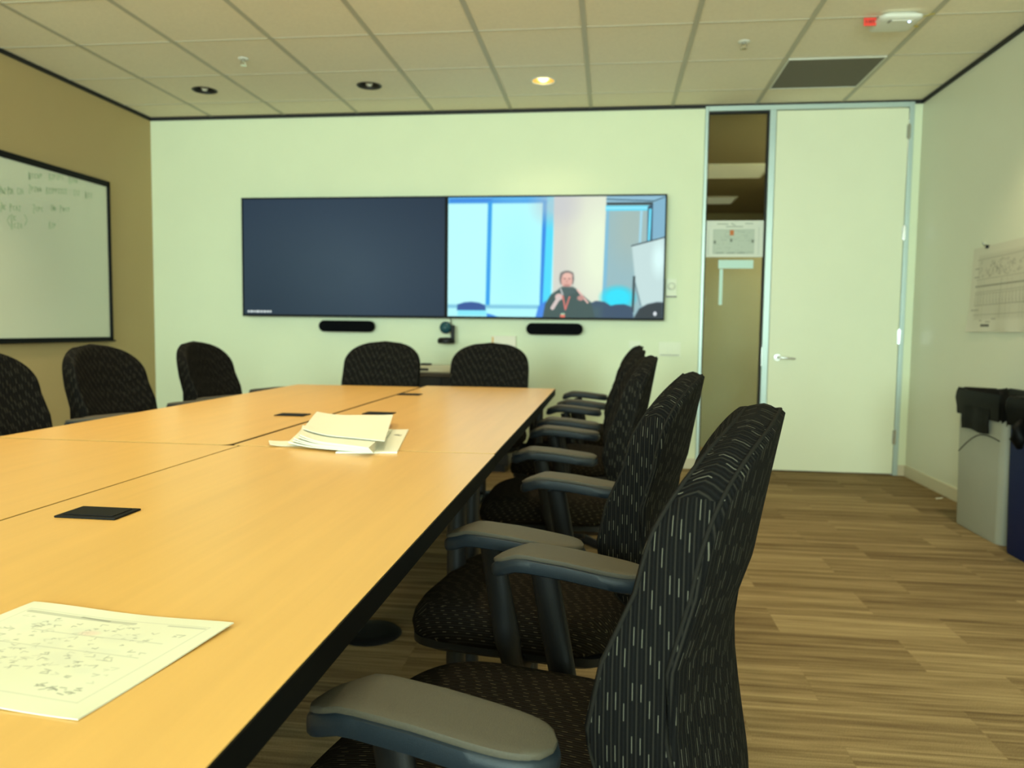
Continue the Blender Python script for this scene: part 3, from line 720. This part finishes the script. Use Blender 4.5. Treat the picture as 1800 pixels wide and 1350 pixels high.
# ------------------------------------------------------------------ chairs
HW, ZC = .232, .725
def interp(z, tab): return float(np.interp(z, [a for a, _ in tab], [b for _, b in tab]))
FT = [(.46, .330), (.52, .312), (.58, .297), (.64, .285), (.68, .286), (.74, .305), (.80, .332), (.86, .344), (.914, .363), (1.0, .388)]
BT = [(.46, .405), (.52, .398), (.60, .385), (.68, .375), (.74, .379), (.80, .398), (.86, .408), (.914, .418), (1.0, .434)]
S0 = .105                                      # arm tip to pedestal, fore and aft
def outline(n=88):
    pts = []
    for k in range(n):
        a = 2*PI*k/n; ca, sa = math.cos(a), math.sin(a)
        e, hz = (6, .185) if sa >= 0 else (4.5, .235)
        u = math.copysign(abs(ca)**(2/e), ca)*HW; z = math.copysign(abs(sa)**(2/e), sa)*hz
        if z < 0: u *= 1-.12*(z/.235)**2
        else: z += .058*(z/.185)*(1-(u/HW)**2)
        pts.append((u, ZC+z))
    return pts
def sF(u, z): return interp(z, FT)+.044*(1-min(1, (u/HW)**2))-.012*math.exp(-((z-.64)/.06)**2)*(1-min(1, (u/HW)**2))
def sB(u, z): return interp(z, BT)+.047*(1-min(1, (u/HW)**2))
def backrest_bm():
    bm = new(); uvl = bm.loops.layers.uv.new('UVMap'); P = outline(); n = len(P)
    def ring(k, f, ds=0): return [bm.verts.new((u*k, S0-(f(u*k, ZC+(z-ZC)*k)+ds), ZC+(z-ZC)*k)) for u, z in P]
    ks = [.12, .3, .5, .68, .84, .94, .978]
    front = [ring(k, sF) for k in ks]+[ring(.996, sF, .004), ring(1, sF, .010)]
    mid = [ring(k, lambda u, z, w=w: (sF(u, z)+.010)*(1-w)+(sB(u, z)-.013)*w) for w, k in ((.2, 1.012), (.5, 1.022), (.8, 1.012))]
    back = [ring(1, sB, -.013), ring(.992, sB, -.005)]+[ring(k, sB, -.0008) for k in ks[::-1]]
    rings = front+mid+back; m0, m1 = len(front)-2, len(front)+len(mid)+1
    def uv(f, mode):
        for l in f.loops:
            c = l.vert.co
            l[uvl].uv = (c.x, c.z) if mode == 0 else ((c.y, c.z) if mode == 1 else (c.x, c.y))
    for i, (a, b) in enumerate(zip(rings, rings[1:])):
        for k in range(n):
            f = bm.faces.new((a[k], a[(k+1) % n], b[(k+1) % n], b[k])); zz = (P[k][1]+P[(k+1) % n][1])/2
            uv(f, 0 if not (m0 <= i < m1) else (2 if zz > .895 else 1))
    uv(bm.faces.new(rings[0]), 0); uv(bm.faces.new(rings[-1]), 0)
    return bm
def piping_bm(f, ds):
    bm = new(); uvl = bm.loops.layers.uv.new('UVMap')
    pts = [(u*.996, S0-(f(u, z)+ds), ZC+(z-ZC)*.996) for u, z in outline()]
    add_tube(bm, pts+pts[:1], .0022, 6, cap=False)
    return bm
def seat_bm():
    bm = new(); uvl = bm.loops.layers.uv.new('UVMap'); n = 72; rings = []
    base = []
    for k in range(n):
        a = 2*PI*k/n; ca, sa = math.cos(a), math.sin(a)
        base.append((math.copysign(abs(ca)**(2/4), ca)*.250, math.copysign(abs(sa)**(2/3.6), sa)*.238))
    for k, z in ((.1, .500), (.35, .499), (.6, .497), (.8, .493), (.92, .484), (.98, .468), (1, .448), (.985, .428), (.95, .418)):
        rings.append([bm.verts.new((x*k, y*k, z-.022*max(0, (y*k-.08)/.16)**2+(.008*(x*k/.25)**2 if z > .48 else 0))) for x, y in base])
    for a, b in zip(rings, rings[1:]):
        for k in range(n):
            f = bm.faces.new((a[k], a[(k+1) % n], b[(k+1) % n], b[k]))
    bm.faces.new(rings[0]); bm.faces.new(rings[-1])
    for f in bm.faces:
        f.normal_update()
        for l in f.loops: c = l.vert.co; l[uvl].uv = (c.x+c.z, c.y) if abs(f.normal.x) > .6 else (c.x, c.y+c.z)
    return bm
AT = [(0, .660), (.02, .667), (.055, .680), (.075, .681), (.14, .677), (.22, .668), (.28, .662)]   # pad top height by distance behind the tip
def arm_loft(bm, side, dz, inset, ztop, zbot, hwid=.046, xoff=.28):
    """rounded bar along the arm; inset shrinks its plan outline"""
    N, L = 26, .276; rings = []
    for i in range(N+1):
        c = -1+2*i/N; c = math.copysign(abs(c)**.8, c)
        s = L/2+c*(L/2-inset)
        wd = (hwid-inset)*max(.02, (1-abs(c)**5))**.42
        if s < .06: wd *= .86+.14*s/.06
        zz = interp(s, AT)+dz; top, bot = zz+ztop, zz+zbot
        q = (top-bot); sec = []
        for k in range(16):
            a = 2*PI*k/16; ca, sa = math.cos(a), math.sin(a)
            sec.append((math.copysign(abs(ca)**.45, ca)*wd, (top+bot)/2+math.copysign(abs(sa)**.42, sa)*q/2*min(1, .45+1.2*(1-abs(c)**6))))
        rings.append([bm.verts.new((side*xoff+x, S0-s, z)) for x, z in sec])
    n = 16
    for a, b in zip(rings, rings[1:]):
        for k in range(n): bm.faces.new((a[k], a[(k+1) % n], b[(k+1) % n], b[k]))
    bm.faces.new(rings[0]); bm.faces.new(rings[-1])
def make_chair(dz=0):
    t = thing('office_chair', 'x', 'chair')
    obj('seat', seat_bm(), MT['seatf'], t, smooth=True)
    bm = new(); add_shell(bm, [(.20, .19, .05, .385), (.225, .215, .06, .40), (.225, .215, .06, .417)]); obj('seat_shell', bm, MT['plastic'], t, smooth=40)
    b = obj('backrest', backrest_bm(), MT['fabric'], t, smooth=50)
    obj('piping', piping_bm(sF, .0055), MT['piping'], b, smooth=True); obj('piping', piping_bm(sB, -.0075), MT['piping'], b, smooth=True)
    bm = new(); add_tube(bm, [(0, -.10, .395), (0, -.20, .40), (0, -.265, .43), (0, -.285, .48), (0, -.288, .55)], [.03, .03, .03, .026, .02], 12, flat=(1.5, .5)); obj('back_support', bm, MT['plastic'], t, smooth=50)
    for s in (-1, 1):
        bm = new(); arm_loft(bm, s, dz, 0, -.0055, -.036)
        a = obj('armrest', bm, MT['armbody'], t, smooth=50)
        bm = new(); arm_loft(bm, s, dz, .0035, 0, -.012); obj('arm_pad', bm, MT['pad'], a, smooth=50)
        bm = new(); y0 = S0-.10
        add_tube(bm, [(s*.28, y0+.005, .640+dz), (s*.282, y0-.01, .56), (s*.283, y0-.03, .46), (s*.275, y0-.04, .405), (s*.25, y0-.042, .388), (s*.14, y0-.042, .385)], [.024, .025, .026, .026, .024, .022], 14, flat=(.55, 1))
        obj('arm_post', bm, MT['plastic'], a, smooth=50)
    bm = new(); add_box(bm, -.09, .09, -.13, .12, .335, .386, bev=.012); add_tube(bm, [(.09, .03, .365), (.22, .03, .36)], .006, 8); obj('tilt_mechanism', bm, MT['plastic'], t)
    bm = new(); add_tube(bm, [(0, 0, .10), (0, 0, .24)], .028, 16); add_tube(bm, [(0, 0, .24), (0, 0, .34)], .016, 12); obj('gas_column', bm, MT['metal'], t, smooth=40)
    bm = new(); add_lathe(bm, [(.001, .075), (.05, .075), (.055, .09), (.045, .125), (.03, .135), (.001, .135)], n=20)
    for k in range(5):
        a = 2*PI*k/5+PI/2; d = Vector((math.cos(a), math.sin(a), 0))
        add_tube(bm, [d*.03+Vector((0, 0, .105)), d*.16+Vector((0, 0, .095)), d*.268+Vector((0, 0, .075))], [.026, .022, .016], 10)
    obj('star_base', bm, MT['plastic'], t, smooth=40)
    for k in range(5):
        a = 2*PI*k/5+PI/2; d = Vector((math.cos(a), math.sin(a), 0)); c = d*.262; q = Vector((-d.y, d.x, 0))
        bm = new()
        for sg in (-1, 1): add_tube(bm, [c+q*(sg*.008)+Vector((0, 0, .0275)), c+q*(sg*.024)+Vector((0, 0, .0275))], .0272, 16)
        add_tube(bm, [c+Vector((0, 0, .027)), c+Vector((0, 0, .075))], .007, 8)
        obj('caster', bm, MT['plastic'], t, smooth=40)
    return t
RCH = [((-.253, 1.048), (-.979, .205), 'black striped office chair in the foreground, its back filling the lower right'),
       ((-.267, 1.735), (-.988, .153), 'black striped office chair second along the right side, just behind the foreground one'),
       ((-.305, 2.72), (-1, 0), 'third office chair along the right side of the table, its brown top edge lit'),
       ((-.308, 3.58), (-1, .0), 'fourth office chair along the right side, mostly hidden behind the third'),
       ((-.280, 4.46), (-1, 0), 'farthest office chair along the right side of the table')]
GRP = 'office chairs around the table'
proto = None
def place(mx, my, f, label, src):
    c = src if not src.get('used') else copy_tree(src)
    src['used'] = True
    f = Vector((*f, 0)).normalized(); p = Vector((mx, my, 0))-f*S0
    c.location = p; c.rotation_euler = (0, 0, math.atan2(-f.x, f.y)); c['label'] = label; c['group'] = GRP
    return c
low = make_chair(0); high = make_chair(.040)
for (mx, my), f, lb in RCH: place(mx, my, f, lb, low)
for (mx, my), f, lb in (((-1.715, 2.34), (1, 0), 'black office chair cut off by the left edge of the photo'),
                        ((-1.715, 3.00), (1, 0), 'black office chair on the left side below the whiteboard corner'),
                        ((-1.715, 3.81), (1, 0), 'black office chair on the left side nearest the white far wall'),
                        ((-1.366, 4.175), (0, -1), 'black office chair at the far table end, under the dark display'),
                        ((-.708, 4.185), (0, -1), 'black office chair at the far table end, under the video display')):
    place(mx, my, f, lb, high)
for o in list(SC.objects):
    if 'used' in o: del o['used']

# ------------------------------------------------------------------ papers on the table
def sheet_obj(name, corners, z, label, group=None, th=.0008, m=None, curl=0, lift=0, n=14, parent=None, seed=1):
    """thin sheet from four plan corners tl,tr,br,bl; curl lifts the left edge"""
    bm = new(); tl, tr, br, bl = [np.array(c, float) for c in corners]; g = {}; rr_ = random.Random(seed); ph = rr_.uniform(0, 6)
    for s, dz in ((0, 0), (1, th)):
        for j in range(n+1):
            for i in range(n+1):
                u, v = i/n, j/n; p = (1-u)*(1-v)*tl+u*(1-v)*tr+u*v*br+(1-u)*v*bl
                g[s, i, j] = bm.verts.new((p[0], p[1], z+dz+curl*max(0, 1-u*2.4)**2+lift*(.5+.5*math.sin(u*7+v*4+ph))*(.25+abs(u-.5)+abs(v-.5))))
    for j in range(n):
        for i in range(n):
            bm.faces.new((g[1, i, j], g[1, i, j+1], g[1, i+1, j+1], g[1, i+1, j])); bm.faces.new((g[0, i, j], g[0, i+1, j], g[0, i+1, j+1], g[0, i, j+1]))
    for i in range(n):
        for (a, b) in (((i, 0), (i+1, 0)), ((i+1, n), (i, n)), ((0, i+1), (0, i)), ((n, i), (n, i+1))):
            bm.faces.new((g[0, *a], g[1, *a], g[1, *b], g[0, *b]))
    o = obj(name, bm, m or MT['paper'], parent, smooth=40)
    return tag(o, label, 'paper' if label else None, group)
def pl(u, v, z): p = hit(u, v, 2, z); return (p.x, p.y)
# the single printed sheet
c = [pl(60, 1063, TZ), pl(411, 1101, TZ), pl(137, 1268, TZ)]; c.append((c[0][0]+c[2][0]-c[1][0], c[0][1]+c[2][1]-c[1][1]))
o = sheet_obj('printed_sheet', c, TZ+.0005, 'loose white sheet printed with a faint grey diagram in the foreground', lift=.0022)
cv = Canvas(250, 200, (0, 0, 250, 200), (0, 0, 0)); rr = random.Random(21)
cv = Canvas(250, 200, (0, 0, 250, 200), (218, 216, 194))
for a in ((15, 18, 235, 18), (235, 18, 228, 178), (15, 178, 228, 178), (15, 18, 15, 178)): cv.line([a[:2], a[2:]], 1.2, (190, 188, 172), .8)
cv.line([(20, 24), (150, 24)], 6, (178, 177, 160), .8); cv.line([(85, 22), (120, 24)], 3, (140, 140, 126), .8); cv.line([(190, 22), (232, 22)], 3, (180, 178, 162), .8)
for k in range(26): cv.ell(rr.uniform(22, 200), rr.uniform(40, 140), rr.uniform(6, 16), rr.uniform(4, 10), (212, 211, 192), .8, .7)
for k in range(150):
    x, y = rr.uniform(20, 215), rr.uniform(32, 145); a = rr.uniform(0, 6.3); L = rr.uniform(3, 10)
    cv.line([(x, y), (x+L*math.cos(a), y+L*.6*math.sin(a)), (x+L*math.cos(a+1), y+L*.7*math.sin(a+1))], 1.3, rr.choice([(172, 171, 156), (150, 150, 136), (190, 189, 172)]), .75)
for y in (92, 60): cv.line([(60, y), (215, y+3)], 2, (190, 189, 172), .7)
cv.ell(125, 55, 10, 6, (220, 190, 180), .8, .5)
for cx_ in (60, 120, 180, 205):
    for k in range(12): x, y = cx_+rr.uniform(-12, 12), 163+rr.uniform(-6, 6); cv.line([(x, y), (x+rr.uniform(-8, 8), y+rr.uniform(-3, 3))], 1.3, (140, 139, 126), .8)
pr = raster_obj('print', cv.lin(), [(*q, 0) for q in c], vcol_mat('sheet_print', .8), o)
T4 = [np.array(q) for q in c]; ph = random.Random(1).uniform(0, 6); me = pr.data
for k, v in enumerate(me.vertices):
    j, i = divmod(k, 251); u, vv = i/250, j/200
    # follow the sheet's own facets so that the print lies on it
    n = 14; fu, fv = u*n, vv*n; i0, j0 = min(n-1, int(fu)), min(n-1, int(fv)); du, dv = fu-i0, fv-j0
    Z = lambda a, b: .0022*(.5+.5*math.sin(a/n*7+b/n*4+ph))*(.25+abs(a/n-.5)+abs(b/n-.5))
    v.co.z = TZ+.0005+.0008+.0003+(1-du)*(1-dv)*Z(i0, j0)+du*(1-dv)*Z(i0+1, j0)+(1-du)*dv*Z(i0, j0+1)+du*dv*Z(i0+1, j0+1)
# the pile
def quad(cx, cy, w, d, rot):
    r = math.radians(rot); ca, sa = math.cos(r), math.sin(r)
    return [(cx+x*ca-y*sa, cy+x*sa+y*ca) for x, y in ((-w/2, d/2), (w/2, d/2), (w/2, -d/2), (-w/2, -d/2))]
GP = 'papers in the pile on the table'
LBL = 'white sheet in the curled pile of papers, below the top one'
z = TZ+.0006
sheet_obj('paper_packet', [pl(655, 757, z), pl(718, 757, z), pl(698, 797, z), pl(590, 797, z)], z, 'printed white packet sticking out at the right of the pile', GP, th=.004)
sheet_obj('paper_sheet', [pl(472, 771, z+.012), pl(560, 764, z+.012), pl(565, 775, z+.012), pl(474, 778, z+.012)], z+.0005, 'narrow white sheet edge sticking out at the left of the pile', GP, th=.001, curl=.006)
for k in range(5):
    zz = z+.0045+k*.0044
    sheet_obj('paper_sheet', [pl(536-k, 757, zz), pl(690-k, 756, zz), pl(656-k*2, 797-k*2.0, zz), pl(507+k*5+(k % 2)*3, 784-k*2.4, zz)], zz, LBL, GP, th=.0030, curl=.008+.0012*k, lift=.0006, seed=2)
zz = z+.0045+5*.0044+.0022
sheet_obj('paper_sheet', [pl(557, 731, zz), pl(691, 730, zz), pl(676, 776, zz), pl(533, 762, zz)], zz, 'broad blank white sheet on top of the pile of papers', GP, th=.0015, curl=.0125, lift=.0006, seed=2)
bm = new(); rr = random.Random(9)
for k in range(9):
    u, v = rr.choice([(680, 762), (700, 766), (672, 789), (694, 765)]); q = pl(u+rr.uniform(-5, 5), v+rr.uniform(-2, 2), z+.0052)
    add_box(bm, q[0]-.006, q[0]+.006, q[1]-.002, q[1]+.002, z+.0048, z+.0050)
bpy.data.objects['paper_packet'].select_set(False)
obj('print', bm, MT['greyprint'], bpy.data.objects['paper_packet'])

# ------------------------------------------------------------------ cabinet behind the far chairs
t = thing('media_cabinet', 'low black cabinet against the far wall behind the end chairs', 'cabinet', (-1.22, 5.79, 0))
bm = new(); add_box(bm, -.50, .50, -.215, .205, .05, .695, bev=.003); add_box(bm, -.47, .47, -.19, .19, 0, .05); obj('body', bm, MT['metal'], t)
bm = new(); add_box(bm, -.52, .52, -.235, .215, .696, .724, bev=.003); obj('top', bm, noisy('dark_wood', (.05, .035, .022), .4, 12, .2), t)
for s in (-1, 1):
    bm = new(); add_box(bm, s*.25-.243, s*.25+.243, -.232, -.216, .06, .685, bev=.002); d = obj('door', bm, MT['metal'], t)
    bm = new(); add_tube(bm, [(s*.03, -.25, .48), (s*.03, -.25, .58)], .005, 8); obj('handle', bm, MT['chrome'], d)
t = thing('equipment_box', 'flat cream box lying on the black cabinet between the end chairs', 'box', (-1.27, 5.75, .7245))
bm = new(); add_box(bm, -.16, .22, -.10, .12, 0, .050, bev=.006); obj('case', bm, mat('cream_case', (.70, .64, .46), .5), t)
bm = new(); add_box(bm, -.14, -.07, -.102, -.099, .012, .03); obj('dark_slot', bm, MT['metal'], t)
t = thing('remote_control', 'small black remote lying on the cream box behind the end chairs', 'remote', (-1.37, 5.70, .7750))
bm = new(); add_box(bm, -.04, .04, -.018, .018, 0, .014, bev=.003); obj('body', bm, MT['plastic'], t)
bm = new(); add_box(bm, -.03, .03, -.010, .010, .0141, .0155); obj('keypad', bm, MT['dark'], t)

# round floor power box under the table
t = thing('floor_power_box', 'round black floor box on the carpet under the table', 'floor box', (-.80, 2.52, 0))
bm = new(); add_lathe(bm, [(.001, .0), (.105, .0), (.11, .003), (.10, .012), (.06, .014), (.001, .014)], n=36); obj('cover', bm, MT['plastic'], t, smooth=40)
bm = new(); add_box(bm, -.045, -.03, -.03, .03, .0142, .02, bev=.002); obj('latch', bm, MT['chrome'], t)

# ------------------------------------------------------------------ bins by the right wall
def bin_(cx, cy, m, label, arc, zt):
    t = thing('waste_bin', label, 'waste bin', (cx, cy, 0))
    bm = new(); hx, hy = .122, .262
    add_shell(bm, [(hx-.012, hy-.022, .03, 0), (hx-.008, hy-.018, .035, .01), (hx-.002, hy-.006, .04, .4), (hx, hy, .04, zt-.03), (hx+.006, hy+.006, .045, zt-.028), (hx+.006, hy+.006, .045, zt), (hx-.004, hy-.004, .04, zt), (hx-.012, hy-.016, .035, .35)])
    obj('body', bm, m, t, smooth=40)
    if arc:
        bm = new(); pts = []
        for k in range(25):
            u = k/24; y = .222-.445*u; z = .41+.128*math.sin(min(1, u/.68)*PI/2)-.012*max(0, (u-.68)/.32)**2
            pts.append((-hx-.0005+.004*(1-z/.75), y, z))
        add_tube(bm, pts, .003, 6); obj('embossed_arc', bm, MT['dark'], t, smooth=True)
    # liner folded over the rim
    bm = new(); rr_ = random.Random(int(cy*100)); rings = []
    P = rrect(hx+.010, hy+.010, .05, 10); n = len(P); ph = [rr_.uniform(0, 6.3) for _ in range(6)]
    def wob(k, s): a = 2*PI*k/n; return sum(math.sin(a*q+ph[i])*w for i, (q, w) in enumerate(((3, .5), (7, .35), (13, .3), (19, .2))))*s
    for f, z, s in ((.72, zt-.10, .004), (.82, zt-.03, .004), (.875, zt+.009, .004), (.985, zt+.014, .005), (1.02, zt+.016, .006), (1.055, zt-.002, .007), (1.07, zt-.035, .008), (1.03, zt-.075, .010), (1.015, zt-.115, .014)):
        rings.append([bm.verts.new((x*f+wob(k, s)*.35, y*f+wob(k+5, s)*.3, z+wob(k, s*1.1))) for k, (x, y) in enumerate(P)])
    for a, b in zip(rings, rings[1:]):
        for k in range(n): bm.faces.new((a[k], a[(k+1) % n], b[(k+1) % n], b[k]))
    bm.faces.new(rings[0])
    l = obj('liner', bm, MT['bag'], t, smooth=60)
    bm = new()
    if arc:
        add_box(bm, -hx-.021, -hx-.017, -.140, .155, zt-.195, zt-.07)
        bmesh.ops.subdivide_edges(bm, edges=bm.edges[:], cuts=5, use_grid_fill=True)
        for v in bm.verts: v.co.x += .003*math.sin(v.co.y*38)+.002*math.sin(v.co.z*60); v.co.z += .004*math.sin(v.co.y*25)
        obj('liner_flap', bm, MT['bag'], l, smooth=40)
    else:
        add_tube(bm, [(-hx-.012, .10, zt-.08), (-hx-.03, .095, zt-.12), (-hx-.034, .09, zt-.17), (-hx-.024, .088, zt-.215)], [.012, .03, .034, .012], 12)
        obj('liner_knot', bm, MT['bag'], l, smooth=True)
    return t
bin_(2.068, 4.335, MT['greybin'], 'light grey waste bin with a black liner by the right wall', True, .745)
bin_(2.050, 3.745, MT['bluebin'], 'dark blue waste bin at the right edge of the photo', False, .745)
p = hit(1652, 877, 2, .004)
bm = new(); rr = random.Random(4)
vs = [bm.verts.new((p.x+x+rr.uniform(-.004, .004), p.y+y, .003+rr.uniform(0, .012))) for x, y in ((-.025, -.01), (-.008, .012), (.012, -.006), (.025, .012), (.005, .02), (-.02, .016))]
bmesh.ops.convex_hull(bm, input=vs)
tag(obj('paper_scrap', bm, MT['paper']), 'tiny white scrap of paper on the carpet near the right baseboard', 'scrap')
